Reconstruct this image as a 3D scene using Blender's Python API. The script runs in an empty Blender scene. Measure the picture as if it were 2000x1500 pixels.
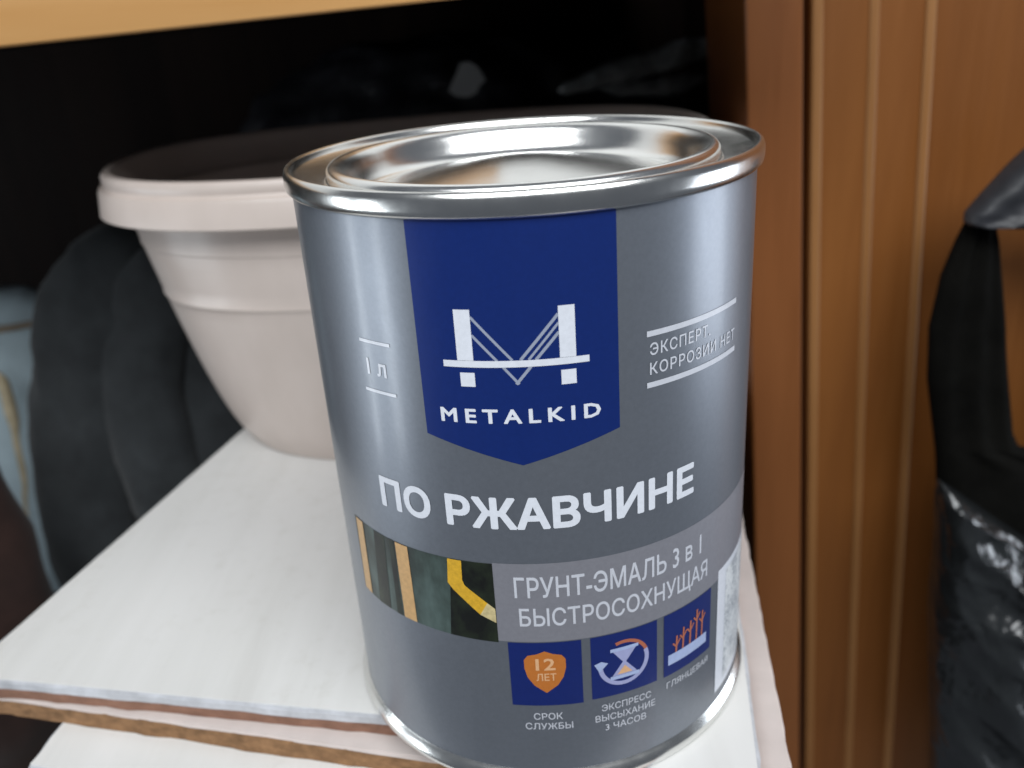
import bpy, bmesh, math, random
from mathutils import Vector, Matrix, noise
random.seed(4)
S = bpy.context.scene
COL = S.collection

# ------------------------------------------------------------------ camera
F_PX, CAM_D, CAM_H = 1720.85, 0.21328, 0.17524
YAW, PITCH, ROLL = -0.028727, 0.404266, -0.07001
CP = Vector((0, -CAM_D, CAM_H))
FW = Vector((math.sin(YAW)*math.cos(PITCH), math.cos(YAW)*math.cos(PITCH), -math.sin(PITCH)))
_r = Vector((math.cos(YAW), -math.sin(YAW), 0)); _u = _r.cross(FW)
RT = math.cos(ROLL)*_r + math.sin(ROLL)*_u
UP = -math.sin(ROLL)*_r + math.cos(ROLL)*_u
cam_data = bpy.data.cameras.new('camera')
cam = bpy.data.objects.new('camera', cam_data); COL.objects.link(cam)
cam.matrix_world = Matrix(((RT.x, UP.x, -FW.x, CP.x), (RT.y, UP.y, -FW.y, CP.y), (RT.z, UP.z, -FW.z, CP.z), (0, 0, 0, 1)))
cam_data.sensor_width = 36.0
cam_data.lens = F_PX/2000*36
cam_data.clip_start = 0.01; cam_data.clip_end = 50
cam_data.dof.use_dof = True
cam_data.dof.focus_distance = 0.185
cam_data.dof.aperture_fstop = 13
S.camera = cam

# ------------------------------------------------------------------ world, lamps, exposure
w = bpy.data.worlds.new('World'); S.world = w; w.use_nodes = True
w.node_tree.nodes['Background'].inputs[0].default_value = (0.78, 0.86, 1.0, 1)
w.node_tree.nodes['Background'].inputs[1].default_value = 0.12

def lamp(name, loc, target, sx, sy, power, col):
    d = bpy.data.lights.new(name, 'AREA'); d.shape = 'RECTANGLE'; d.size = sx; d.size_y = sy
    d.energy = power; d.color = col
    o = bpy.data.objects.new(name, d); COL.objects.link(o); o.location = loc
    o.rotation_euler = (Vector(target)-Vector(loc)).to_track_quat('-Z', 'Y').to_euler()
    return o
lamp('window_light_high', (0.12, -0.96, 1.12), (0, 0.02, 0.06), 1.90, 0.70, 31.0, (0.95, 0.98, 1.0))
lamp('window_light_left', (-1.10, -0.02, -0.17), (0, -0.02, 0.06), 0.06, 0.50, 1.5, (0.88, 0.95, 1.0))
lamp('window_light_left', (-1.06, -0.32, -0.17), (0, 0.05, 0.06), 0.10, 0.50, 2.0, (0.88, 0.95, 1.0))
lamp('window_light_right', (0.95, 0.08, -0.06), (0, -0.02, 0.06), 0.40, 0.36, 2.6, (0.84, 0.91, 1.0))
S.view_settings.view_transform = 'Standard'
S.view_settings.look = 'None'
S.view_settings.exposure = 0.0
S.view_settings.gamma = 1.0
S.view_settings.use_curve_mapping = False

# ------------------------------------------------------------------ helpers
def ray(px, py):
    return (px-1000)/F_PX*RT - (py-750)/F_PX*UP + FW
def at_y(px, py, y):
    d = ray(px, py); return CP + d*((y-CP.y)/d.y)
def at_z(px, py, z):
    d = ray(px, py); return CP + d*((z-CP.z)/d.z)

def tag(o, label, cat, group=None, kind=None):
    if label: o['label'] = label
    if cat: o['category'] = cat
    if group: o['group'] = group
    if kind: o['kind'] = kind
    return o
def empty(name, loc=(0, 0, 0)):
    o = bpy.data.objects.new(name, None); COL.objects.link(o); o.location = loc; o.empty_display_size = 0.02
    return o
def link(name, bm, mat, parent=None, smooth=True, angle=40):
    me = bpy.data.meshes.new(name)
    bm.normal_update(); bm.to_mesh(me); bm.free()
    if smooth:
        me.shade_smooth()
        me.set_sharp_from_angle(angle=math.radians(angle))
    me.materials.append(mat)
    o = bpy.data.objects.new(name, me); COL.objects.link(o)
    if parent is not None:
        o.parent = parent
        o.location = -Vector(parent.location) if parent.type == 'EMPTY' else (0, 0, 0)
    return o
def lathe(prof, n=192, closed=False):
    bm = bmesh.new(); rings = []
    for r, z in prof:
        if r < 1e-6: rings.append([bm.verts.new((0, 0, z))])
        else: rings.append([bm.verts.new((r*math.sin(2*math.pi*i/n), -r*math.cos(2*math.pi*i/n), z)) for i in range(n)])
    prs = list(zip(rings[:-1], rings[1:]))
    if closed: prs.append((rings[-1], rings[0]))
    for a, b in prs:
        for i in range(n):
            j = (i+1) % n
            if len(a) == 1: bm.faces.new((a[0], b[j], b[i]))
            elif len(b) == 1: bm.faces.new((a[i], a[j], b[0]))
            else: bm.faces.new((a[i], a[j], b[j], b[i]))
    bmesh.ops.recalc_face_normals(bm, faces=bm.faces)
    return bm
def prism(poly, z0, z1, bev=0.0, seg=2):
    bm = bmesh.new()
    a = [bm.verts.new((x, y, z0)) for x, y in poly]; b = [bm.verts.new((x, y, z1)) for x, y in poly]
    n = len(poly)
    bm.faces.new(a[::-1]); bm.faces.new(b)
    for i in range(n):
        j = (i+1) % n; bm.faces.new((a[i], a[j], b[j], b[i]))
    bmesh.ops.recalc_face_normals(bm, faces=bm.faces)
    if bev: bmesh.ops.bevel(bm, geom=list(bm.edges), offset=bev, segments=seg, affect='EDGES', profile=0.6)
    return bm
def box(x0, x1, y0, y1, z0, z1, bev=0.001, seg=2):
    return prism([(x0, y0), (x1, y0), (x1, y1), (x0, y1)], z0, z1, bev, seg)

class N:
    def __init__(s, name):
        s.m = bpy.data.materials.new(name); s.m.use_nodes = True
        s.t = s.m.node_tree; s.b = s.t.nodes['Principled BSDF']
    def n(s, typ, **kw):
        o = s.t.nodes.new(typ)
        for k, v in kw.items(): setattr(o, k, v)
        return o
    def l(s, a, b): s.t.links.new(a, b)
    def set(s, **kw):
        for k, v in kw.items():
            i = s.b.inputs[k.replace('_', ' ')]
            i.default_value = (*v, 1) if isinstance(v, tuple) and len(v) == 3 else v
    def coord(s, scale=(1, 1, 1)):
        tc = s.n('ShaderNodeTexCoord'); mp = s.n('ShaderNodeMapping'); mp.inputs['Scale'].default_value = scale
        s.l(tc.outputs['Object'], mp.inputs['Vector']); return mp.outputs[0]
    def noise(s, vec, scale, detail=4, rough=0.5, dist=0.0):
        t = s.n('ShaderNodeTexNoise'); t.inputs['Scale'].default_value = scale; t.inputs['Detail'].default_value = detail
        t.inputs['Roughness'].default_value = rough; t.inputs['Distortion'].default_value = dist
        s.l(vec, t.inputs['Vector']); return t.outputs['Fac']
    def ramp(s, fac, stops):
        r = s.n('ShaderNodeValToRGB'); e = r.color_ramp.elements
        while len(e) < len(stops): e.new(0.5)
        for k, (p, c) in enumerate(stops): e[k].position = p; e[k].color = (*c, 1) if len(c) == 3 else c
        s.l(fac, r.inputs[0]); return r.outputs[0]
    def bump(s, h, strength, dist):
        b = s.n('ShaderNodeBump'); b.inputs['Strength'].default_value = strength; b.inputs['Distance'].default_value = dist
        s.l(h, b.inputs['Height']); s.l(b.outputs[0], s.b.inputs['Normal'])
def rr(m, fac, lo, hi):
    k = m.n('ShaderNodeMapRange'); k.inputs['To Min'].default_value = lo; k.inputs['To Max'].default_value = hi
    m.l(fac, k.inputs['Value']); m.l(k.outputs[0], m.b.inputs['Roughness'])

def simple(name, col, rough=0.5, metal=0.0, var=0.12, scale=60, stretch=(1, 1, 1), bump=0.0, bdist=0.0005, bscale=200, spec=0.5):
    m = N(name); m.set(Roughness=rough, Metallic=metal); m.b.inputs['Specular IOR Level'].default_value = spec
    v = m.coord(stretch); f = m.noise(v, scale, 5, 0.6)
    lo = tuple(c*(1-var) for c in col); hi = tuple(min(1, c*(1+var)) for c in col)
    m.l(m.ramp(f, [(0.3, lo), (0.7, hi)]), m.b.inputs['Base Color'])
    rr(m, f, max(0.02, rough-0.06), rough+0.06)
    if bump: m.bump(m.noise(v, bscale, 4, 0.6), bump, bdist)
    return m.m
def wood(name, c0, c1, c2, rough=0.4, coat=0.15, gs=30.0, axis='z'):
    m = N(name); m.set(Roughness=rough); m.b.inputs['Specular IOR Level'].default_value = 0.35 if coat else 0.08; m.b.inputs['Coat Weight'].default_value = coat*0.6; m.b.inputs['Coat Roughness'].default_value = 0.3
    v = m.coord((1, 1, 0.06) if axis == 'z' else ((0.06, 1, 1) if axis == 'x' else (1, 0.06, 1)))
    f = m.noise(v, gs, 6, 0.6, 0.6); g = m.noise(v, gs*9, 3, 0.7)
    mx = m.n('ShaderNodeMath', operation='MULTIPLY_ADD'); m.l(g, mx.inputs[0]); mx.inputs[1].default_value = 0.25; m.l(f, mx.inputs[2])
    m.l(m.ramp(mx.outputs[0], [(0.38, c0), (0.6, c1), (0.85, c2)]), m.b.inputs['Base Color'])
    rr(m, g, rough-0.07, rough+0.1); m.bump(g, 0.12, 0.0003)
    return m.m

# ------------------------------------------------------------------ materials
M = {}
M['door'] = wood('orange_brown_wood', (0.158, 0.052, 0.0100), (0.20, 0.069, 0.0138), (0.24, 0.088, 0.019), 0.42, 0.15, 26)
M['ridge'] = wood('pale_ridge_wood', (0.22, 0.092, 0.027), (0.275, 0.122, 0.038), (0.33, 0.155, 0.054), 0.45, 0.1, 30)  # paler tone than the rest of the door
M['post'] = wood('red_brown_wood', (0.170, 0.056, 0.015), (0.215, 0.074, 0.020), (0.26, 0.094, 0.028), 0.42, 0.12, 26)
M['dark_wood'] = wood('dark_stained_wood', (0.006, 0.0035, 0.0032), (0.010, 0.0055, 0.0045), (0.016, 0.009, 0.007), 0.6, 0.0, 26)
M['pine'] = wood('light_pine', (0.40, 0.195, 0.06), (0.50, 0.26, 0.088), (0.55, 0.305, 0.115), 0.45, 0.1, 16, 'x')

m = N('white_laminate'); m.set(Roughness=0.42)
v = m.coord((1, 0.07, 1)); f = m.noise(v, 60, 5, 0.65); g = m.noise(m.coord((1, 0.4, 1)), 9, 3, 0.5)
a = m.n('ShaderNodeMath', operation='MULTIPLY_ADD'); m.l(f, a.inputs[0]); a.inputs[1].default_value = 0.7; m.l(g, a.inputs[2])
m.l(m.ramp(a.outputs[0], [(0.55, (0.62, 0.61, 0.585)), (0.8, (0.74, 0.735, 0.715)), (1.1, (0.79, 0.785, 0.77))]), m.b.inputs['Base Color'])
base = m.b.inputs['Base Color'].links[0].from_socket
sp_ = m.noise(m.coord(), 150, 4, 0.75); st_ = m.noise(m.coord((1, 0.3, 1)), 14, 5, 0.7, 0.8)
mm = m.n('ShaderNodeMath', operation='MULTIPLY'); m.l(sp_, mm.inputs[0]); m.l(st_, mm.inputs[1])
dk = m.ramp(mm.outputs[0], [(0.30, (1, 1, 1)), (0.45, (0.92, 0.915, 0.90)), (0.56, (0.78, 0.77, 0.74))])
mx = m.n('ShaderNodeMix', data_type='RGBA', blend_type='MULTIPLY'); mx.inputs[0].default_value = 1.0
m.l(base, mx.inputs[6]); m.l(dk, mx.inputs[7]); m.l(mx.outputs[2], m.b.inputs['Base Color'])
rr(m, st_, 0.34, 0.55); m.bump(m.noise(v, 260, 3, 0.6), 0.06, 0.0003); M['laminate'] = m.m
M['laminate_edge'] = simple('grey_white_edge', (0.54, 0.55, 0.58), 0.5, 0, 0.22, 120, (1, 1, 1), 0.4, 0.0006, 300)
M['pink_laminate'] = simple('pinkish_laminate', (0.64, 0.57, 0.54), 0.45, 0, 0.08, 60)
M['fibre'] = simple('brown_fibreboard', (0.27, 0.15, 0.075), 0.85, 0, 0.35, 220, (1, 1, 1.5), 0.7, 0.0006, 500, 0.2)
M['fibre_red'] = simple('reddish_fibreboard', (0.27, 0.145, 0.10), 0.85, 0, 0.2, 200, (1, 1, 1.5), 0.5, 0.0005, 500, 0.2)

m = N('tinplate'); m.set(Metallic=1.0, Roughness=0.2, Base_Color=(0.80, 0.80, 0.78))
rr(m, m.noise(m.coord(), 220, 5, 0.7), 0.16, 0.30); m.bump(m.noise(m.coord(), 35, 3, 0.5), 0.08, 0.0006); M['tin'] = m.m
m = N('lid_tinplate'); m.set(Metallic=1.0, Roughness=0.25, Base_Color=(0.90, 0.90, 0.885))
rr(m, m.noise(m.coord(), 180, 5, 0.7), 0.18, 0.30); m.bump(m.noise(m.coord(), 45, 3, 0.5), 0.12, 0.0008); M['lid'] = m.m

def ink(name, col, rough=0.32, metal=0.35, var=0.05):
    m = N(name); m.set(Metallic=metal, Roughness=rough)
    g = m.noise(m.coord(), 900, 3, 0.7); f = m.noise(m.coord((1, 1, 0.3)), 25, 4, 0.6)
    m.l(m.ramp(g, [(0.3, tuple(c*(1-var) for c in col)), (0.7, tuple(c*(1+var) for c in col))]), m.b.inputs['Base Color'])
    sm = m.noise(m.coord((1, 1, 0.35)), 60, 6, 0.7, 1.0); mxx = m.n('ShaderNodeMath', operation='MULTIPLY_ADD'); m.l(sm, mxx.inputs[0]); mxx.inputs[1].default_value = 0.9
    m.l(f, mxx.inputs[2]); rr(m, mxx.outputs[0], rough-0.14, rough+0.06); m.bump(m.noise(m.coord(), 14, 3, 0.5), 0.10, 0.0022)
    m.b.inputs['Coat Weight'].default_value = 0.25; m.b.inputs['Coat Roughness'].default_value = 0.16
    return m.m
M['grey'] = ink('grey_metallic_print', (0.212, 0.232, 0.268), 0.34, 0.6)
M['blue'] = ink('blue_print', (0.006, 0.026, 0.175), 0.30, 0.25)
M['blue2'] = ink('deep_blue_print', (0.007, 0.021, 0.155), 0.36, 0.2)
M['white_ink'] = ink('white_print', (0.74, 0.77, 0.84), 0.45, 0.0)
M['cable_ink'] = ink('pale_grey_print', (0.34, 0.38, 0.48), 0.45, 0.1)
M['band'] = ink('lilac_grey_print', (0.33, 0.33, 0.37), 0.36, 0.45)
M['soft_white'] = ink('soft_white_print', (0.62, 0.64, 0.70), 0.45, 0.1)
M['orange_ink'] = ink('orange_print', (0.52, 0.165, 0.028), 0.45, 0.05)
M['pale_orange'] = ink('pale_orange_print', (0.72, 0.42, 0.22), 0.45, 0.0)
M['rust_ink'] = ink('rust_print', (0.42, 0.13, 0.07), 0.45, 0.0)
M['lilac_ink'] = ink('lilac_print', (0.36, 0.38, 0.62), 0.45, 0.05)
M['plate_ink'] = ink('light_blue_print', (0.40, 0.48, 0.72), 0.45, 0.05)
M['yellow_ink'] = ink('yellow_print', (0.66, 0.38, 0.025), 0.42, 0.0, 0.15)
M['tan_ink'] = ink('tan_print', (0.60, 0.36, 0.15), 0.42, 0.0, 0.12)
M['pale_pipe'] = ink('pale_yellow_print', (0.58, 0.48, 0.25), 0.42, 0.0, 0.2)
m = N('blurred_green_photo_print'); m.set(Roughness=0.36, Metallic=0.1)
f = m.noise(m.coord((1, 1, 0.45)), 120, 4, 0.6)
m.l(m.ramp(f, [(0.30, (0.012, 0.014, 0.012)), (0.5, (0.045, 0.065, 0.058)), (0.72, (0.10, 0.145, 0.135))]), m.b.inputs['Base Color'])
M['photo'] = m.m
m = N('dark_foliage_photo_print'); m.set(Roughness=0.36, Metallic=0.1)
f = m.noise(m.coord((1, 1, 0.7)), 170, 4, 0.6)
m.l(m.ramp(f, [(0.40, (0.008, 0.009, 0.008)), (0.62, (0.02, 0.028, 0.016)), (0.78, (0.06, 0.085, 0.035))]), m.b.inputs['Base Color'])
M['photo_dark'] = m.m
m = N('printed_small_type'); m.set(Roughness=0.45)
f = m.noise(m.coord((1, 1, 1.3)), 1100, 3, 0.7); g = m.noise(m.coord((1, 1, 0.7)), 160, 3, 0.6)
mu = m.n('ShaderNodeMath', operation='MULTIPLY'); m.l(f, mu.inputs[0]); m.l(g, mu.inputs[1])
m.l(m.ramp(mu.outputs[0], [(0.20, (0.78, 0.81, 0.83)), (0.33, (0.36, 0.39, 0.43))]), m.b.inputs['Base Color']); M['type_panel'] = m.m

m = N('beige_pink_plastic'); m.set(Roughness=0.34, Base_Color=(0.56, 0.47, 0.42))
f = m.noise(m.coord((1, 1, 0.5)), 30, 4, 0.6); m.l(m.ramp(f, [(0.3, (0.53, 0.455, 0.41)), (0.7, (0.60, 0.52, 0.475))]), m.b.inputs['Base Color'])
rr(m, m.noise(m.coord((1, 1, 0.4)), 70, 6, 0.7, 0.8), 0.22, 0.46); m.bump(m.noise(m.coord(), 40, 4, 0.55), 0.10, 0.0008); M['basin'] = m.m
def cloth(name, col, var=0.3, rough=0.9, bs=600, sheen=0.15):
    m = N(name); m.set(Roughness=rough); m.b.inputs['Sheen Weight'].default_value = sheen; m.b.inputs['Specular IOR Level'].default_value = 0.2
    f = m.noise(m.coord(), 45, 6, 0.65); g = m.noise(m.coord(), bs, 3, 0.7)
    m.l(m.ramp(f, [(0.3, tuple(c*(1-var) for c in col)), (0.7, tuple(c*(1+var) for c in col))]), m.b.inputs['Base Color'])
    m.bump(g, 0.5, 0.0006); return m.m
M['jacket'] = cloth('charcoal_cloth', (0.034, 0.038, 0.041))
M['pale_blue'] = cloth('pale_blue_cloth', (0.42, 0.52, 0.57), 0.12, 0.8)
M['hem'] = cloth('brown_stitched_hem', (0.30, 0.24, 0.18), 0.2)
M['yellowish'] = cloth('yellowish_cloth', (0.50, 0.42, 0.28), 0.35)
M['brown_cloth'] = cloth('dark_brown_cloth', (0.030, 0.015, 0.012), 0.3)
M['navy'] = cloth('navy_cloth', (0.014, 0.028, 0.05), 0.3)
def plastic_bag(name, col, rough, sc=28, st=0.9):
    m = N(name); m.set(Roughness=rough, Base_Color=col)
    v = m.coord((1, 1, 0.55)); f = m.noise(v, sc, 6, 0.62, 1.2); g = m.noise(v, sc*5, 4, 0.6, 0.6)
    a = m.n('ShaderNodeMath', operation='MULTIPLY_ADD'); m.l(g, a.inputs[0]); a.inputs[1].default_value = 0.12; m.l(f, a.inputs[2])
    m.bump(a.outputs[0], st, 0.006); rr(m, g, rough-0.06, rough+0.12); return m.m
m = N('black_film'); m.set(Roughness=0.2, Base_Color=(0.016, 0.018, 0.019))
m.b.inputs['Specular IOR Level'].default_value = 0.8
def crease(vec, sc):
    n_ = m.noise(vec, sc, 2, 0.5, 0.7); a = m.n('ShaderNodeMath', operation='SUBTRACT'); m.l(n_, a.inputs[0]); a.inputs[1].default_value = 0.5
    b = m.n('ShaderNodeMath', operation='ABSOLUTE'); m.l(a.outputs[0], b.inputs[0]); return b.outputs[0]
c1, c2 = crease(m.coord((1.5, 1, 0.5)), 34), crease(m.coord((0.8, 1, 1.2)), 80)
ad = m.n('ShaderNodeMath', operation='MULTIPLY_ADD'); m.l(c2, ad.inputs[0]); ad.inputs[1].default_value = 0.4; m.l(c1, ad.inputs[2])
m.bump(ad.outputs[0], 0.6, 0.007); rr(m, c2, 0.2, 0.38); M['bag'] = m.m
M['bag_matte'] = cloth('black_woven_cloth', (0.0048, 0.0046, 0.0040), 0.3, 0.95, 600, 0.0)
M['bag_matte'].node_tree.nodes['Principled BSDF'].inputs['Specular IOR Level'].default_value = 0.05
M['handle'] = simple('dark_grey_grip', (0.022, 0.023, 0.027), 0.46, 0, 0.3, 60, (1, 1, 1), 0.4, 0.001, 120)
M['back_bag'] = plastic_bag('dull_black_film', (0.010, 0.010, 0.013), 0.40, 18, 0.7)
M['painted_highlight_film'] = simple('painted_highlight_film', (0.11, 0.115, 0.115), 0.35, 0, 0.5, 50, (1, 1, 1), 0.8, 0.004, 60)
M['grey_glint'] = cloth('painted_grey_glint', (0.26, 0.26, 0.26), 0.1)

# ------------------------------------------------------------------ cabinet (setting of the shelf)
YC = 0.165; YS = 0.078                                             # plane of the cabinet front
LEAN = Matrix.Rotation(math.radians(-3.4), 4, 'Y')     # the cabinet is not quite square with the stack of boards
def cx(px, py=750, y=YC):                              # local x of an upright seen at a pixel
    return (LEAN.inverted() @ at_y(px, py, y)).x
cab = empty('cabinet', (0, 0.36, -0.20))
tag(cab, 'brown wooden cabinet around the basin, with a shelf edged in pine', 'cabinet')
def upright(name, bm, mat, parent):
    bm.transform(LEAN); return link(name, bm, mat, parent, True, 35)
XP0, XP1 = cx(1469), cx(1566)
pl_, pr_ = at_y(0, 92, YS), at_y(880, -2, YS)
sl = (pr_.z-pl_.z)/(pr_.x-pl_.x)
upright('side_panel', box(XP0, XP1, YC, 0.245, -0.34, 0.60, 0.0016, 3), M['post'], cab)
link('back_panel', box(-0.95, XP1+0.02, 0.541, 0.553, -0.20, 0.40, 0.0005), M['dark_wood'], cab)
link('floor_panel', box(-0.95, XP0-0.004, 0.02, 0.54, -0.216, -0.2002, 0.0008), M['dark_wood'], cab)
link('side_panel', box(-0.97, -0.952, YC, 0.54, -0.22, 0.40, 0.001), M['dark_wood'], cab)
link('side_panel', box(XP1+0.010, XP1+0.020, 0.246, 0.54, -0.22, 0.40, 0.001), M['dark_wood'], cab)
bm = box(-0.95, XP0-0.016, YS+0.002, YS+0.016, 0.0178, 0.26, 0.0008)
for vv in bm.verts: vv.co.z += pl_.z + sl*(vv.co.x-pl_.x)
link('lid_reflector', bm, M['laminate'], cab)  # unseen white panel, added to brighten the lid by reflection
# pine shelf edge; the unseen white length is added to whiten the lid reflection
for xa, xb, mt in ((-0.95, -0.0125, 'pine'), (-0.0120, XP0-0.016, 'laminate')):
    bm = box(xa, xb, YS, YS+0.02, 0, 0.0175, 0.0012, 3)
    for vv in bm.verts: vv.co.z += pl_.z + sl*(vv.co.x-pl_.x)
    link('shelf_edge', bm, M[mt], cab, True, 35)
bm = box(-0.95, XP0-0.016, YS+0.0205, 0.54, 0.004, 0.02, 0.0006)
for vv in bm.verts: vv.co.z += pl_.z + sl*(vv.co.x-pl_.x)
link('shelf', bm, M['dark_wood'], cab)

# framed door to the right of the side panel, stile with three raised fillets and a sunk panel
x1, x2, x3 = cx(1603), cx(1697), cx(1791)
XD0 = cx(1581)
door = upright('door', box(x3+0.001, x3+0.30, YC+0.0075, YC+0.018, -0.34, 0.60, 0.0005), M['door'], cab)
door['label'] = 'orange brown framed door with raised vertical fillets'
upright('stile', box(XD0, x3+0.0005, YC+0.003, YC+0.020, -0.34, 0.60, 0.0022, 3), M['door'], door)
for xx, wd, pr in ((x1, 0.0050, 0.0012), (x2, 0.0046, 0.0012), (x3, 0.0046, 0.0016)):
    upright('fillet', box(xx-wd, xx, YC+0.003-pr, YC+0.006, -0.3399, 0.5999, 0.0019, 4), M['ridge'], door)
upright('stile', box(x3+0.3005, x3+0.36, YC+0.003, YC+0.020, -0.34, 0.60, 0.0022, 3), M['door'], door)

# ------------------------------------------------------------------ stack of boards
def board(label, poly, ztop, t, lam, mats, gap=0.0):
    c = Vector((sum(p[0] for p in poly)/len(poly), sum(p[1] for p in poly)/len(poly), ztop-t))
    o = empty('board', c)
    tag(o, label, 'board', 'white faced boards stacked on the support box')
    def edge(z0, z1, off, mat, name, bev, jag):
        bm = bmesh.new(); pts = []
        n = len(poly)
        for i in range(n):
            ax, ay = poly[i]; bx_, by_ = poly[(i+1) % n]
            L = math.hypot(bx_-ax, by_-ay); k = max(2, int(L/0.004))
            nx, ny = (by_-ay)/L, -(bx_-ax)/L
            for j in range(k):
                t_ = j/k; d = -off + (noise.noise(Vector((ax+(bx_-ax)*t_, ay+(by_-ay)*t_, z0))*140)*jag if j else 0)
                pts.append((ax+(bx_-ax)*t_+nx*d, ay+(by_-ay)*t_+ny*d))
        a = [bm.verts.new((x, y, z0)) for x, y in pts]; b = [bm.verts.new((x, y, z1)) for x, y in pts]
        bm.faces.new(a[::-1]); bm.faces.new(b)
        for i in range(len(pts)):
            j = (i+1) % len(pts); bm.faces.new((a[i], a[j], b[j], b[i]))
        bmesh.ops.recalc_face_normals(bm, faces=bm.faces)
        if bev:
            es = [e for e in bm.edges if all(abs(v_.co.z-z1) < 1e-7 for v_ in e.verts)]
            bmesh.ops.bevel(bm, geom=es, offset=bev, segments=2, affect='EDGES')
        return link(name, bm, mat, o, True, 50)
    edge(ztop-0.0004, ztop, 0.0009, mats[0], 'face_sheet', 0.0, 0.0)
    edge(ztop-lam, ztop-0.00042, 0.0, mats[1], 'edge_band', 0.0004, 0.0005)
    edge(ztop-t, ztop-lam-0.00002, 0.0003, mats[2], 'core', 0.0, 0.0008)
    return o
B1 = [(-0.1795, -0.0035), (-0.030, -0.0315), (0.0485, -0.0600), (0.0905, 0.215), (0.070, 0.292), (-0.108, 0.292)]
board('topmost white board carrying the paint can and the basin', B1, 0.0, 0.0068, 0.0032, (M['laminate'], M['laminate_edge'], M['fibre_red']))
B2 = [(-0.1865, -0.0010), (-0.030, -0.0385), (0.0565, -0.0680), (0.094, 0.215), (0.070, 0.292), (-0.108, 0.292)]
board('middle board with brown fibre edge, right under the topmost board', B2, -0.0070, 0.0068, 0.0006, (M['pink_laminate'], M['pink_laminate'], M['fibre']))
B3 = [(-0.1495, -0.0150), (-0.1503, -0.0262), (0.045, -0.0750), (0.088, 0.20), (0.06, 0.28), (-0.100, 0.28)]
board('lowest white board of the stack, peeking out at its front', B3, -0.0140, 0.0068, 0.0006, (M['laminate'], M['laminate_edge'], M['fibre_red']))
sb = empty('support_box', (0.0, 0.12, -0.20))
tag(sb, 'dark brown box under the stack of white boards', 'box')
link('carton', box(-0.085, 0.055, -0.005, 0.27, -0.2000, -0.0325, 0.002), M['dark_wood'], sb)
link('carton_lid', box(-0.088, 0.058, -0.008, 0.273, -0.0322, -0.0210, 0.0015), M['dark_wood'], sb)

# ------------------------------------------------------------------ paint can
R = 0.054; H = 0.14511
can = empty('paint_can', (0, 0, 0))
tag(can, 'grey tin of enamel paint with blue emblem banner on the white board', 'paint can')
body = link('body', lathe([(R, 0.0048), (R, 0.1402)], 240), M['grey'], can)
link('bottom_chime', lathe([(0.0, 0.0032), (0.048, 0.0030), (0.0520, 0.0016), (0.0536, 0.0003), (0.0547, 0.0002), (0.0554, 0.0010), (0.0556, 0.0022), (0.0552, 0.0034), (0.0545, 0.0043), (0.05405, 0.0050), (0.0538, 0.0049)]), M['tin'], can, True, 60)
rim = link('rim', lathe([(0.0538, 0.1398), (0.05405, 0.1397), (0.0547, 0.1400), (0.0553, 0.1407), (0.0555, 0.1418), (0.0555, 0.1437), (0.0552, 0.1447), (0.0547, 0.1451), (0.0541, 0.1450), (0.0537, 0.1444), (0.0535, 0.1435), (0.0529, 0.1431), (0.0512, 0.1427), (0.0490, 0.1421), (0.0472, 0.1416), (0.0464, 0.1415), (0.0461, 0.1412), (0.0461, 0.1380)]), M['tin'], can, True, 60)
lid = link('lid', lathe([(0.0460, 0.1400), (0.0460, 0.1424), (0.0459, 0.1434), (0.0453, 0.1442), (0.0444, 0.1445), (0.0434, 0.1443), (0.0426, 0.1436), (0.0420, 0.1425), (0.0414, 0.1408), (0.0405, 0.1388), (0.0394, 0.1374), (0.0381, 0.1368), (0.0368, 0.1367), (0.0354, 0.1371), (0.0340, 0.1376), (0.0325, 0.1381), (0.0300, 0.1386), (0.0240, 0.1397), (0.0180, 0.1407), (0.0120, 0.1416), (0.0070, 0.14225), (0.0030, 0.14255), (0.0, 0.1426)]), M['lid'], can, True, 70)

# print on the can: flat outlines in millimetres (s along the wall, z up), wrapped round the wall
def wrap(name, bm, layer, mat, parent):
    ss = [v_.co.x for v_ in bm.verts]; s0, s1 = min(ss), max(ss)
    k = int(s0/1.5)-1
    while k*1.5 < s1:
        if k*1.5 > s0:
            bmesh.ops.bisect_plane(bm, geom=bm.verts[:]+bm.edges[:]+bm.faces[:], plane_co=(k*1.5, 0, 0), plane_no=(1, 0, 0), dist=1e-5)
        k += 1
    rad = R + 0.00005*layer
    for v_ in bm.verts:
        s, z = v_.co.x*0.001, v_.co.y*0.001; th = s/R
        v_.co = (rad*math.sin(th), -rad*math.cos(th), z)
    bm.normal_update()
    fl = [f for f in bm.faces if f.normal.dot(Vector((f.calc_center_median().x, f.calc_center_median().y, 0))) < 0]
    if fl: bmesh.ops.reverse_faces(bm, faces=fl)
    o = link(name, bm, mat, parent, True, 60)
    return o
def shape(name, polys, layer, mat, parent):
    bm = bmesh.new()
    for poly in polys:
        bm.faces.new([bm.verts.new((s, z, 0)) for s, z in poly])
    bmesh.ops.triangulate(bm, faces=bm.faces[:])
    return wrap(name, bm, layer, mat, parent)
def rect(s0, s1, z0, z1): return [(s0, z0), (s1, z0), (s1, z1), (s0, z1)]
def bar(a, b, w_):
    ax, ay = a; bx_, by_ = b; L = math.hypot(bx_-ax, by_-ay); nx, ny = -(by_-ay)/L*w_/2, (bx_-ax)/L*w_/2
    return [(ax-nx, ay-ny), (bx_-nx, by_-ny), (bx_+nx, by_+ny), (ax+nx, ay+ny)]
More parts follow.
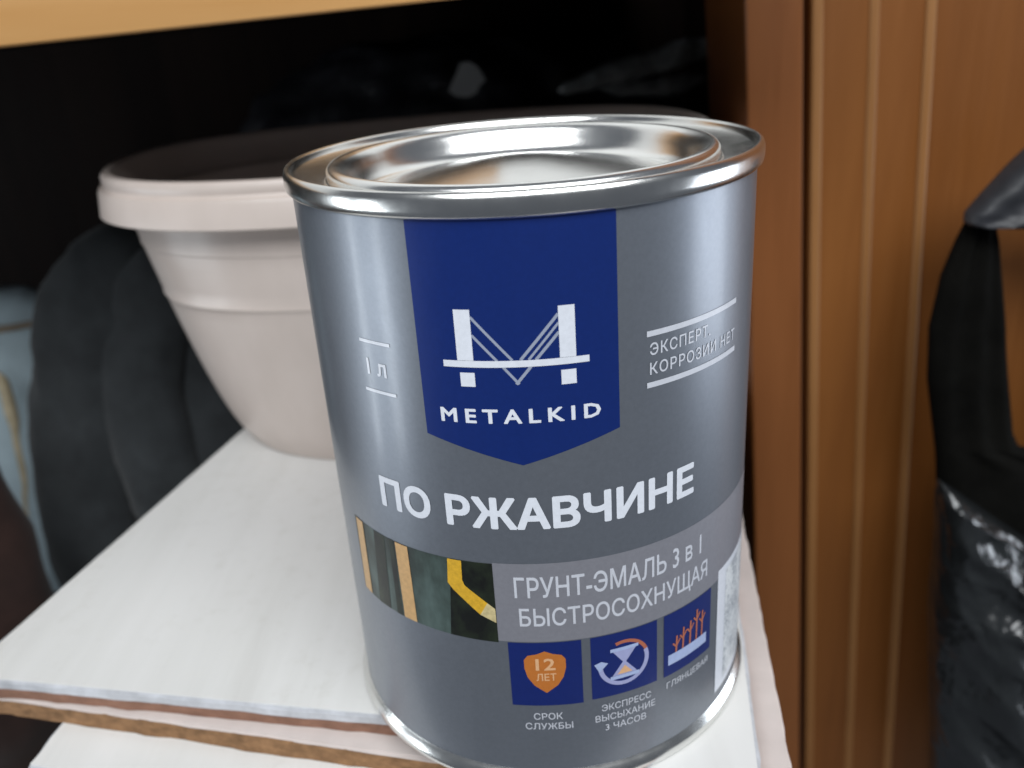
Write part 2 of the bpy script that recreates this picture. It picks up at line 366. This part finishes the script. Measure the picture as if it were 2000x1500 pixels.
def text(name, body_, s0, s1, z0, z1, layer, mat, parent, bold=0.0, spacing=1.0, res=2):
    """outlines of the built-in font, thickened by bold, merged by a constrained triangulation (nonzero winding)"""
    cu = bpy.data.curves.new('lettering_curve', 'FONT'); cu.body = body_; cu.size = 1; cu.fill_mode = 'NONE'
    cu.space_character = spacing; cu.resolution_u = res
    ob = bpy.data.objects.new('lettering_source', cu); COL.objects.link(ob)
    dg = bpy.context.evaluated_depsgraph_get(); dg.update()
    me = bpy.data.meshes.new_from_object(ob.evaluated_get(dg))
    co = [v_.co.xy.copy() for v_ in me.vertices]
    nxt = {}
    for e in me.edges: nxt.setdefault(e.vertices[0], []).append(e.vertices[1]); nxt.setdefault(e.vertices[1], []).append(e.vertices[0])
    bpy.data.objects.remove(ob); bpy.data.curves.remove(cu); bpy.data.meshes.remove(me)
    loops, seen = [], set()
    for st in sorted(nxt):
        if st in seen: continue
        lp = [st]; seen.add(st); cur = min(nxt[st]) if (st+1) not in nxt[st] else st+1
        while cur not in seen:
            lp.append(cur); seen.add(cur)
            c2 = [q for q in nxt[cur] if q not in seen]
            if not c2: break
            cur = c2[0]
        if len(lp) > 2: loops.append([co[k] for k in lp])
    V, E = [], []
    def addl(pts):
        b_ = len(V); n_ = len(pts); V.extend(pts); E.extend((b_+k, b_+(k+1) % n_) for k in range(n_))
    segs = []
    for lp in loops:
        addl(lp); pr = list(zip(lp, lp[1:]+lp[:1]))
        segs.append((min(p_.x for p_ in lp)-bold, max(p_.x for p_ in lp)+bold, pr))
        for a, b in (pr if bold else ()):
            d = b-a
            if d.length < 1e-6: continue
            d.normalize(); n_ = Vector((-d.y, d.x))*bold; e_ = d*bold*0.5
            addl([a-e_-n_, b+e_-n_, b+e_+n_, a-e_+n_])
    def filled(c):
        wn = 0
        for x0, x1, pr in segs:
            if not x0 <= c.x <= x1: continue
            for a, b in pr:
                if (a.y > c.y) != (b.y > c.y) and c.x < (b.x-a.x)*(c.y-a.y)/(b.y-a.y)+a.x: wn += 1 if b.y > a.y else -1
                if bold:
                    d = b-a; L2 = d.length_squared
                    if L2 > 1e-12:
                        t = (c-a).dot(d)/L2; e_ = bold*0.5/math.sqrt(L2)
                        if -e_ < t < 1+e_ and (c-a-d*t).length < bold: return True
        return wn != 0
    from mathutils.geometry import delaunay_2d_cdt
    ov, oe, of, _1, _2, fo = delaunay_2d_cdt(V, E, [], 0, 1e-6)
    bm = bmesh.new(); bv = [bm.verts.new((p_.x, p_.y, 0)) for p_ in ov]
    for f_ in of:
        if filled((ov[f_[0]]+ov[f_[1]]+ov[f_[2]])/3): bm.faces.new([bv[k] for k in f_])
    bmesh.ops.delete(bm, geom=[v_ for v_ in bm.verts if not v_.link_faces], context='VERTS')
    xs = [v_.co.x for v_ in bm.verts]; ys = [v_.co.y for v_ in bm.verts]
    a0, a1, b0, b1 = min(xs), max(xs), min(ys), max(ys)
    for v_ in bm.verts:
        v_.co.x = s0+(v_.co.x-a0)/(a1-a0)*(s1-s0); v_.co.y = z0+(v_.co.y-b0)/(b1-b0)*(z1-z0)
    return wrap(name, bm, layer, mat, parent)

banner = shape('banner', [[(-23.7, 95.0), (-3.4, 88.8), (17.0, 95.0), (17.0, 139.75), (-23.7, 139.75)]], 1, M['blue'], can)
banner['label'] = 'blue pointed banner with bridge emblem'
shape('emblem', [rect(-15.2, -11.9, 112.0, 122.5), rect(5.1, 8.3, 112.0, 122.6), rect(-18.2, 10.9, 110.55, 111.95),
                 rect(-14.9, -11.9, 106.4, 109.4), rect(5.2, 8.2, 106.3, 109.4)], 3, M['white_ink'], banner)
cab_l = [((-11.9, 121.0), (-4.2, 112.0)), ((-11.9, 117.3), (-7.2, 111.9)), ((-6.1, 110.6), (-3.1, 106.9))]
cab_r = [(5.1, 121.0), (-2.6, 112.0)], [(5.1, 117.3), (0.4, 111.9)], [(-0.6, 110.6), (-3.7, 106.9)]
shape('emblem_cables', [bar(a, b, 0.55) for a, b in cab_l]+[bar(a, b, 0.62) for a, b in cab_r]+[bar((5.1, 119.2), (-1.0, 112.0), 0.5)], 2, M['cable_ink'], banner)
text('lettering', 'METALKID', -20.0, 13.0, 98.3, 101.5, 2, M['white_ink'], banner, 0.028, 1.5)
text('title_lettering', 'ПО РЖАВЧИНЕ', -39.6, 36.4, 73.2, 81.2, 2, M['white_ink'], can, 0.034, 1.02)
band = shape('band', [rect(-11.8, 88.0, 43.6, 64.6)], 1, M['band'], can)
text('lettering', 'ГРУНТ-ЭМАЛЬ 3 в 1', -7.3, 39.6, 55.6, 61.2, 2, M['soft_white'], band, 0.012, 1.0)
text('lettering', 'БЫСТРОСОХНУЩАЯ', -6.6, 42.2, 47.0, 52.9, 2, M['soft_white'], band, 0.012, 1.0)
photo = shape('photo_print', [rect(-54.5, -17.5, 43.2, 64.4)], 1, M['photo'], can)
shape('photo_print_foliage', [[(-23.5, 43.2), (-11.8, 43.2), (-11.8, 64.4), (-21.5, 64.4)]], 2, M['photo_dark'], photo)
shape('photo_print_shade', [[(-46.8, 43.2), (-42.0, 43.2), (-41.0, 64.4), (-45.0, 64.4)], [(-39.6, 43.2), (-37.6, 43.2), (-37.8, 64.4), (-39.2, 64.4)]], 2, M['photo_dark'], photo)
shape('printed_post', [[(-53.9, 43.6), (-50.3, 43.4), (-50.0, 64.3), (-53.4, 64.3)]], 3, M['tan_ink'], photo)
shape('printed_post', [[(-37.0, 43.3), (-33.0, 43.3), (-33.2, 64.3), (-37.1, 64.3)]], 3, M['tan_ink'], photo)
shape('printed_pipe', [[(-22.8, 57.8), (-21.6, 56.2), (-15.5, 50.4), (-13.6, 53.8), (-18.6, 57.8), (-19.1, 59.2), (-18.9, 64.3), (-22.3, 64.3)]], 3, M['yellow_ink'], photo)
shape('printed_pipe', [[(-15.5, 50.4), (-11.9, 48.6), (-11.9, 52.4), (-13.6, 53.8)]], 3, M['pale_pipe'], photo)
# litre mark
shape('litre_rule', [rect(-39.6, -30.8, 113.1, 113.8)], 2, M['white_ink'], can)
shape('litre_rule', [rect(-39.6, -30.6, 101.9, 102.6)], 2, M['white_ink'], can)
text('litre_lettering', '1 л', -38.2, -32.6, 105.9, 109.6, 2, M['white_ink'], can, 0.02)
# claim on the right
shape('claim_rule', [rect(23.3, 52.0, 113.3, 114.5)], 2, M['soft_white'], can)
shape('claim_rule', [rect(23.3, 52.0, 102.2, 103.4)], 2, M['soft_white'], can)
text('claim_lettering', 'ЭКСПЕРТ.', 24.0, 41.0, 109.2, 111.9, 2, M['soft_white'], can, 0.012, 1.15)
text('claim_lettering', 'КОРРОЗИИ НЕТ', 24.0, 51.6, 105.0, 107.7, 2, M['soft_white'], can, 0.012, 1.15)
# three icons
ic1 = shape('icon', [rect(-9.7, 6.9, 25.2, 43.4)], 2, M['blue2'], can)
sh = [(-6.3, 38.6), (-5.4, 39.8), (-3.4, 40.2), (-1.5, 41.0), (0.4, 40.2), (2.3, 39.8), (3.2, 38.6), (3.2, 36.2), (2.6, 33.6), (1.2, 31.2), (-1.5, 29.0), (-4.2, 31.2), (-5.7, 33.6), (-6.3, 36.2)]
shape('shield', [sh], 3, M['orange_ink'], ic1)
text('lettering', '12', -3.7, 0.8, 35.6, 39.0, 4, M['pale_orange'], ic1, 0.02)
text('lettering', 'ЛЕТ', -3.7, 0.9, 32.6, 34.7, 4, M['pale_orange'], ic1, 0.015)
ic2 = shape('icon', [rect(9.0, 25.7, 25.6, 43.4)], 2, M['blue2'], can)
def ring(cs, cz, r0, r1, a0, a1, n=28):
    out = []
    for i in range(n):
        a, b = math.radians(a0+(a1-a0)*i/n), math.radians(a0+(a1-a0)*(i+1)/n)
        out.append([(cs+r0*math.cos(a), cz+r0*math.sin(a)), (cs+r1*math.cos(a), cz+r1*math.sin(a)), (cs+r1*math.cos(b), cz+r1*math.sin(b)), (cs+r0*math.cos(b), cz+r0*math.sin(b))])
    return out
shape('dial_ring', ring(17.0, 34.6, 5.3, 6.4, 178, 380), 3, M['lilac_ink'], ic2)
shape('dial_ring', ring(17.0, 34.6, 5.5, 6.4, 20, 110), 3, M['rust_ink'], ic2)
shape('dial_arrow', [[(9.7, 35.6), (10.9, 33.2), (13.0, 35.4), (11.4, 36.2)]], 4, M['plate_ink'], ic2)
shape('hourglass', [[(14.2, 38.2), (20.0, 38.2), (17.5, 34.8), (16.7, 34.8)], [(14.0, 31.2), (20.2, 31.2), (17.4, 34.8), (16.6, 34.8)]], 3, M['lilac_ink'], ic2)
shape('hourglass_caps', [rect(13.6, 20.6, 38.2, 39.1), rect(13.5, 20.7, 30.2, 31.2)], 4, M['plate_ink'], ic2)
shape('hourglass_sand', [[(15.2, 31.5), (19.0, 31.5), (17.1, 33.8)]], 4, M['pale_orange'], ic2)
ic3 = shape('icon', [rect(27.7, 44.2, 25.4, 43.4)], 2, M['blue2'], can)
shape('metal_plate', [rect(29.0, 42.4, 28.4, 31.4)], 3, M['plate_ink'], ic3)
sp = []
for (c_, h_) in ((31.4, 36.2), (33.6, 37.6), (36.0, 38.2), (38.3, 40.2), (40.4, 38.8)):
    sp += [bar((c_, 31.5), (c_+0.25, h_), 0.55), bar((c_-1.0, h_-1.8), (c_+0.1, h_-3.2), 0.45), bar((c_+1.3, h_-1.2), (c_+0.2, h_-2.8), 0.45)]
shape('rust_crystals', sp, 4, M['rust_ink'], ic3)
text('caption_lettering', 'СРОК', -4.9, 1.9, 20.9, 22.9, 2, M['soft_white'], can, 0.006)
text('caption_lettering', 'СЛУЖБЫ', -7.0, 4.2, 17.9, 19.9, 2, M['soft_white'], can, 0.006)
text('caption_lettering', 'ЭКСПРЕСС', 11.2, 24.0, 21.4, 23.4, 2, M['soft_white'], can, 0.006)
text('caption_lettering', 'ВЫСЫХАНИЕ', 9.6, 25.2, 18.4, 20.4, 2, M['soft_white'], can, 0.006)
text('caption_lettering', '3 ЧАСОВ', 12.0, 22.6, 15.4, 17.4, 2, M['soft_white'], can, 0.006)
text('caption_lettering', 'ГЛЯНЦЕВАЯ', 28.6, 43.4, 21.2, 23.4, 2, M['soft_white'], can, 0.006)
tp = shape('information_panel', [rect(47.6, 92.0, 8.0, 46.0)], 2, M['white_ink'], can)
shape('small_type', [rect(52.0, 90.0, 10.0, 44.0)], 3, M['type_panel'], tp)

# ------------------------------------------------------------------ oval basin behind the can
bas = empty('basin', (-0.047, 0.186, 0.0004))
tag(bas, 'beige pink oval plastic basin behind the paint can', 'basin')
BR = Matrix.Translation((-0.047, 0.186, 0.0004)) @ Matrix.Rotation(math.radians(9), 4, 'Z')
def oval(rings, n=160, cap0=True, cap1=True):
    bm = bmesh.new(); rs = []
    for a, b, z, e in rings:
        rg = []
        for i in range(n):
            t = 2*math.pi*i/n; c, s = math.cos(t), math.sin(t)
            rg.append(bm.verts.new((a*math.copysign(abs(c)**(2/e), c), b*math.copysign(abs(s)**(2/e), s), z)))
        rs.append(rg)
    for p_, q_ in zip(rs[:-1], rs[1:]):
        for i in range(n):
            j = (i+1) % n; bm.faces.new((p_[i], p_[j], q_[j], q_[i]))
    if cap0: bm.faces.new(rs[0][::-1])
    if cap1: bm.faces.new(rs[-1])
    bmesh.ops.recalc_face_normals(bm, faces=bm.faces)
    bm.transform(BR); return bm
A0, B0 = 0.0925, 0.064
def wall(t):      # outer half axes at height fraction t
    k = t**0.66
    return A0+(0.1225-A0)*k, B0+(0.0805-B0)*k
rg = [(A0-0.006, B0-0.006, 0.0024, 2.3), (A0-0.004, B0-0.004, 0.0, 2.3), (A0-0.001, B0-0.001, 0.0002, 2.3), (A0+0.0005, B0+0.0005, 0.003, 2.3)]
for i in range(1, 25):
    t = i/24; z = 0.003+0.1085*t; a, b = wall(t)
    rg.append((a, b, z, 2.3+0.2*t))
    for gz in (0.0735, 0.0955):                                # shallow moulded steps in the wall
        if z < gz <= 0.003+0.1085*(i+1)/24:
            a2, b2 = wall((gz-0.003)/0.1085)
            rg += [(a2, b2, gz-0.0006, 2.45), (a2+0.0005, b2+0.0005, gz, 2.45)]
bm = oval(rg+[(0.1212, 0.0792, 0.1112, 2.5)]+[(wall(t)[0]-0.0022, wall(t)[1]-0.0022, 0.0035+0.1085*t, 2.45) for t in (0.98, 0.8, 0.6, 0.4, 0.2, 0.08, 0.02)])
link('bowl', bm, M['basin'], bas, True, 30)
rp = [(0.1226, 0.1085), (0.1290, 0.1085), (0.1312, 0.1080), (0.1322, 0.1086), (0.1320, 0.1100), (0.1311, 0.1172), (0.1304, 0.1188), (0.1290, 0.1194), (0.1286, 0.1202), (0.1290, 0.1216), (0.1289, 0.1236), (0.1280, 0.1248), (0.1266, 0.1250), (0.1252, 0.1248), (0.1246, 0.1240), (0.1243, 0.1225), (0.1236, 0.1150), (0.1200, 0.1090)]
bm = oval([(a_, a_-0.042, z_, 2.5) for a_, z_ in rp], 160, False, False)
link('rim', bm, M['basin'], bas, True, 40)

# ------------------------------------------------------------------ soft things in the cabinet
def loft(rows, n=72, seed=0, folds=None, rough=0.0, rs=20.0):
    """rows: (cx, cy, z, a, b); folds(phi, v) -> radial factor"""
    bm = bmesh.new(); rs_ = []
    K = len(rows)-1; SUB = 7
    def cr(p0, p1, p2, p3, t): return 0.5*((2*p1)+(-p0+p2)*t+(2*p0-5*p1+4*p2-p3)*t*t+(-p0+3*p1-3*p2+p3)*t**3)
    fine = []
    for k in range(K):
        P = [rows[max(0, min(K, k+q))] for q in (-1, 0, 1, 2)]
        for u in range(SUB): fine.append(tuple(cr(P[0][c], P[1][c], P[2][c], P[3][c], u/SUB) for c in range(5)))
    fine.append(rows[-1])
    for k, (x, y, z, a, b) in enumerate(fine):
        v_ = k/(len(fine)-1); ring_ = []
        for i in range(n):
            t = 2*math.pi*i/n; f_ = folds(t, v_) if folds else 1
            p_ = Vector((x+a*f_*math.cos(t), y+b*f_*math.sin(t), z))
            if rough:
                q = p_*rs+Vector((seed, seed*2.3, 0)); p_ += Vector((math.cos(t), math.sin(t), 0.4))*rough*noise.fractal(q, 1.0, 2.0, 4)
            ring_.append(bm.verts.new(p_))
        rs_.append(ring_)
    for p_, q_ in zip(rs_[:-1], rs_[1:]):
        for i in range(n):
            j = (i+1) % n; bm.faces.new((p_[i], p_[j], q_[j], q_[i]))
    bm.faces.new(rs_[0][::-1]); bm.faces.new(rs_[-1])
    bmesh.ops.recalc_face_normals(bm, faces=bm.faces)
    return bm
def jf(t, v_): return 1+0.04*math.sin(9*(t-0.9*(1-v_)))
bm = loft([(-0.190, 0.290, -0.1995, 0.095, 0.040), (-0.190, 0.290, -0.17, 0.110, 0.046), (-0.188, 0.290, -0.10, 0.110, 0.046), (-0.186, 0.290, -0.045, 0.102, 0.044), (-0.180, 0.290, 0.005, 0.090, 0.042), (-0.174, 0.290, 0.040, 0.070, 0.038), (-0.168, 0.290, 0.060, 0.048, 0.030), (-0.165, 0.290, 0.068, 0.022, 0.014)], 120, 3, jf, 0.004, 26)
def roll(path, seed):
    """a soft cloth fold swept along pixel points (px, py, half width px, depth y)"""
    pts = [(at_y(x, y, d), w_*(d-CP.y)/F_PX) for x, y, w_, d in path]; K = len(pts)-1; fine = []
    def cr(p0, p1, p2, p3, t): return 0.5*((2*p1)+(p2-p0)*t+(2*p0-5*p1+4*p2-p3)*t*t+(3*p1-p0-3*p2+p3)*t**3)
    for k in range(K):
        P = [pts[max(0, min(K, k+q))] for q in (-1, 0, 1, 2)]
        for u in range(8): fine.append((cr(P[0][0], P[1][0], P[2][0], P[3][0], u/8), cr(P[0][1], P[1][1], P[2][1], P[3][1], u/8)))
    fine.append(pts[-1]); rs_ = []
    for k, (c, r_) in enumerate(fine):
        tn = (fine[min(k+1, len(fine)-1)][0]-fine[max(k-1, 0)][0]).normalized()
        sx = tn.cross(Vector((0, 1, 0))).normalized(); sy = sx.cross(tn)
        cap = min(1.0, math.sqrt(min(k, len(fine)-1-k)/5+0.02)); ring_ = []
        for q in range(28):
            a = 2*math.pi*q/28
            p_ = c+(sx*math.copysign(abs(math.cos(a))**0.8, math.cos(a))*1.12+sy*math.sin(a)*0.62)*r_*cap
            nz = noise.fractal(Vector((p_.x*48+seed, p_.y*20, p_.z*16)), 1.0, 2.0, 4)
            ring_.append(bm.verts.new(p_+(sx*math.cos(a)+sy*math.sin(a))*nz*0.0035*cap))
        rs_.append(ring_)
    for p_, q_ in zip(rs_[:-1], rs_[1:]):
        for q in range(28): bm.faces.new((p_[q], p_[(q+1) % 28], q_[(q+1) % 28], q_[q]))
    bm.faces.new(rs_[0][::-1]); bm.faces.new(rs_[-1])
roll([(310, 462, 34, 0.266), (235, 512, 76, 0.264), (182, 610, 96, 0.260), (166, 740, 98, 0.256), (160, 880, 98, 0.252), (182, 1020, 98, 0.250), (228, 1150, 92, 0.248), (290, 1280, 60, 0.25)], 1)
roll([(360, 470, 30, 0.262), (305, 560, 70, 0.256), (280, 680, 78, 0.252), (285, 800, 80, 0.249), (322, 930, 82, 0.246), (390, 1050, 78, 0.245), (470, 1150, 50, 0.246)], 5)
bmesh.ops.recalc_face_normals(bm, faces=bm.faces)
o = link('jacket', bm, M['jacket'])
tag(o, 'charcoal folded jacket standing behind the boards, left of the basin', 'jacket')
pb = empty('folded_cloth', (-0.385, 0.34, -0.20))
tag(pb, 'pale blue folded cloth between the charcoal jacket and the dark brown cloth bundle', 'cloth')
link('cloth', loft([(-0.400, 0.345, -0.1995, 0.080, 0.025), (-0.400, 0.345, -0.15, 0.088, 0.030), (-0.400, 0.345, -0.05, 0.086, 0.032), (-0.400, 0.345, 0.000, 0.084, 0.030), (-0.400, 0.345, 0.018, 0.080, 0.024), (-0.400, 0.345, 0.026, 0.070, 0.012)], 72, 8, lambda t, v_: 1+0.02*math.sin(6*t+4*v_), 0.003, 30), M['pale_blue'], pb)
link('hem', loft([(-0.400, 0.345, 0.003, 0.0850, 0.0315), (-0.400, 0.345, 0.005, 0.0865, 0.0330), (-0.400, 0.345, 0.007, 0.0850, 0.0315)], 72, 8, None, 0.002, 30), M['hem'], pb)
bm = bmesh.new()
roll([(-40, 700, 11, 0.302), (0, 745, 11, 0.302), (24, 820, 10, 0.302), (44, 920, 9, 0.302), (56, 1020, 8, 0.302)], 21)
bmesh.ops.recalc_face_normals(bm, faces=bm.faces)
link('trim', bm, M['yellowish'], pb)
o = link('cloth_bundle', loft([(-0.335, 0.165, -0.1995, 0.06, 0.03), (-0.335, 0.165, -0.16, 0.070, 0.036), (-0.333, 0.165, -0.09, 0.072, 0.036), (-0.331, 0.165, -0.03, 0.066, 0.034), (-0.331, 0.165, 0.010, 0.055, 0.028), (-0.331, 0.165, 0.034, 0.036, 0.016), (-0.331, 0.165, 0.040, 0.015, 0.006)], 60, 12, lambda t, v_: 1+0.03*math.sin(5*t+3*v_), 0.003, 30), M['brown_cloth'])
tag(o, 'dark brown cloth bundle in front of the pale blue cloth', 'cloth bundle')
o = link('navy_cloth', loft([(-0.150, 0.185, -0.1995, 0.045, 0.016), (-0.156, 0.185, -0.15, 0.048, 0.019), (-0.150, 0.186, -0.06, 0.040, 0.016), (-0.142, 0.187, -0.028, 0.026, 0.012), (-0.140, 0.187, -0.021, 0.010, 0.005)], 60, 15, lambda t, v_: 1+0.05*math.sin(6*t+4*v_), 0.003, 30), M['navy'])
tag(o, 'dark navy cloth in the shade between the jacket and the boards', 'cloth')

# crumpled black bag at the back of the cabinet
bb = empty('crumpled_bag', (-0.05, 0.44, -0.20))
tag(bb, 'crumpled black bag with painted grey highlights in the dark behind the basin', 'bag')
def bf(t, v_): return 1+0.06*math.sin(5*t+4*v_)+0.04*math.sin(11*t-6*v_)
link('sack', loft([(-0.06, 0.44, -0.1995, 0.13, 0.055), (-0.06, 0.44, -0.15, 0.155, 0.070), (-0.05, 0.44, 0.00, 0.155, 0.075), (-0.045, 0.44, 0.09, 0.150, 0.072), (-0.04, 0.445, 0.128, 0.135, 0.058), (-0.035, 0.45, 0.150, 0.100, 0.036), (-0.035, 0.45, 0.156, 0.05, 0.012)], 120, 21, bf, 0.016, 16), M['back_bag'], bb)
bm = bmesh.new(); c0 = at_y(908, 153, 0.355); n_ = 8; g_ = []
out = [(876, 178), (884, 160), (893, 140), (898, 124), (914, 121), (930, 128), (942, 144), (948, 158), (936, 168), (930, 182), (914, 190), (892, 189)]
ring_ = [at_y(x, y, 0.355) for x, y in out]
a_ = [bm.verts.new(p_) for p_ in ring_]; b_ = [bm.verts.new(p_+Vector((0, 0.016, 0))) for p_ in ring_]
bm.faces.new(a_); bm.faces.new(b_[::-1])
for i in range(len(a_)):
    j = (i+1) % len(a_); bm.faces.new((a_[i], b_[i], b_[j], a_[j]))
bmesh.ops.recalc_face_normals(bm, faces=bm.faces)
link('tag', bm, M['grey_glint'], bb, False)  # grey patch standing for a glint on the bag, put into the colour

bm = bmesh.new()
roll([(1090, 178, 10, 0.352), (1180, 150, 16, 0.350), (1270, 122, 20, 0.350), (1340, 98, 20, 0.350), (1405, 88, 14, 0.352)], 31)
roll([(1150, 150, 8, 0.360), (1210, 170, 14, 0.356), (1300, 168, 14, 0.356), (1380, 150, 10, 0.36)], 37)
bmesh.ops.recalc_face_normals(bm, faces=bm.faces)
link('film_highlight', bm, M['painted_highlight_film'], bb)  # pale grey rolls paint the streaked highlights of the black bag

# ------------------------------------------------------------------ bag hanging on the door
hb = empty('hanging_bag', at_y(1960, 1500, 0.13))
tag(hb, 'black bag with glossy film body hanging in front of the cabinet door', 'bag')
YB = 0.128
def sheet(rows, depth, fold, mat, name, nx=40, seed=0, amp=0.004, rs=28, slope=0.0, YB=0.128, crinkle=0.0, sub=8):
    """rows: (py, px_left, px_right); a rounded, folded, closed cushion between two outlines"""
    bm = bmesh.new(); f_, k_ = [], []
    fine = []
    for k in range(len(rows)-1):
        for u in range(sub):
            t = u/sub; t = t*t*(3-2*t)*0.5+t*0.5
            fine.append(tuple(rows[k][c]+(rows[k+1][c]-rows[k][c])*t for c in range(3)))
    fine.append(rows[-1])
    for r_, (py, x0, x1) in enumerate(fine):
        v_ = r_/(len(fine)-1); fr, bk = [], []
        for i in range(nx+1):
            u = i/nx; p_ = at_y(x0+(x1-x0)*u, py+slope*(x1-x0)*u*(1-v_), YB)
            e = math.sqrt(max(0.0, 1-(2*u-1)**4))*min(1.0, math.sqrt(max(0.0, 4.2*min(v_, 1-v_)))+0.25)
            d_ = noise.fractal(p_*rs+Vector((seed, 0, 0)), 1.0, 2.0, 5)*amp
            if crinkle:
                k1 = Vector(((p_.x*0.75+p_.z*0.65)*62, p_.y*20, (p_.z*0.75-p_.x*0.65)*17)); k2 = Vector((p_.x*16+7, 3, p_.z*44+p_.x*26))
                d_ += crinkle*((1-2.2*abs(noise.noise(k1)))+0.9*(1-2.2*abs(noise.noise(k2)))+0.35*noise.noise(k1*2.7))
            w_ = fold*math.sin(u*17+v_*5+seed)*e
            fr.append(bm.verts.new(p_+Vector((0, -depth*e-d_*e-w_, 0)))); bk.append(bm.verts.new(p_+Vector((0, depth*e*0.6+0.0006, 0))))
        f_.append(fr); k_.append(bk)
    for g_, s_ in ((f_, 1), (k_, -1)):
        for a in range(len(g_)-1):
            for i in range(nx):
                q = (g_[a][i], g_[a][i+1], g_[a+1][i+1], g_[a+1][i]); bm.faces.new(q if s_ > 0 else q[::-1])
    for a in range(len(f_)-1):
        bm.faces.new((f_[a][0], f_[a+1][0], k_[a+1][0], k_[a][0])); bm.faces.new((f_[a][nx], k_[a][nx], k_[a+1][nx], f_[a+1][nx]))
    for i in range(nx):
        bm.faces.new((f_[0][i], k_[0][i], k_[0][i+1], f_[0][i+1])); bm.faces.new((f_[-1][i], f_[-1][i+1], k_[-1][i+1], k_[-1][i]))
    bmesh.ops.recalc_face_normals(bm, faces=bm.faces)
    return link(name, bm, mat, hb, True, 80)
sheet([(436, 1884, 1944), (470, 1868, 1948), (540, 1838, 1953), (640, 1814, 1960), (740, 1811, 1967), (840, 1822, 1976), (872, 1826, 1990), (905, 1828, 2120), (990, 1829, 2220), (1100, 1840, 2225), (1250, 1860, 2220)], 0.006, 0.0008, M['bag_matte'], 'upper_bag', 40, 3, 0.002, 28, 0.0, 0.134)
sheet([(935, 1831, 2225), (960, 1827, 2225), (1060, 1822, 2230), (1180, 1812, 2230), (1350, 1815, 2230), (1500, 1815, 2230), (1680, 1825, 2220), (1760, 1880, 2180)], 0.015, 0.0030, M['bag'], 'film_body', 150, 7, 0.004, 22, 0.70, 0.120, 0.0075, 18)
sheet([(285, 2010, 2090), (330, 1962, 2200), (380, 1915, 2210), (415, 1884, 2200), (432, 1882, 2120), (440, 1890, 1950)], 0.010, 0.0012, M['handle'], 'grip', 40, 11, 0.003)
sheet([(430, 2100, 2170), (600, 2105, 2190), (800, 2085, 2200), (960, 2050, 2205)], 0.006, 0.0010, M['bag_matte'], 'strap', 24, 9, 0.002, 28, 0.0, 0.150)
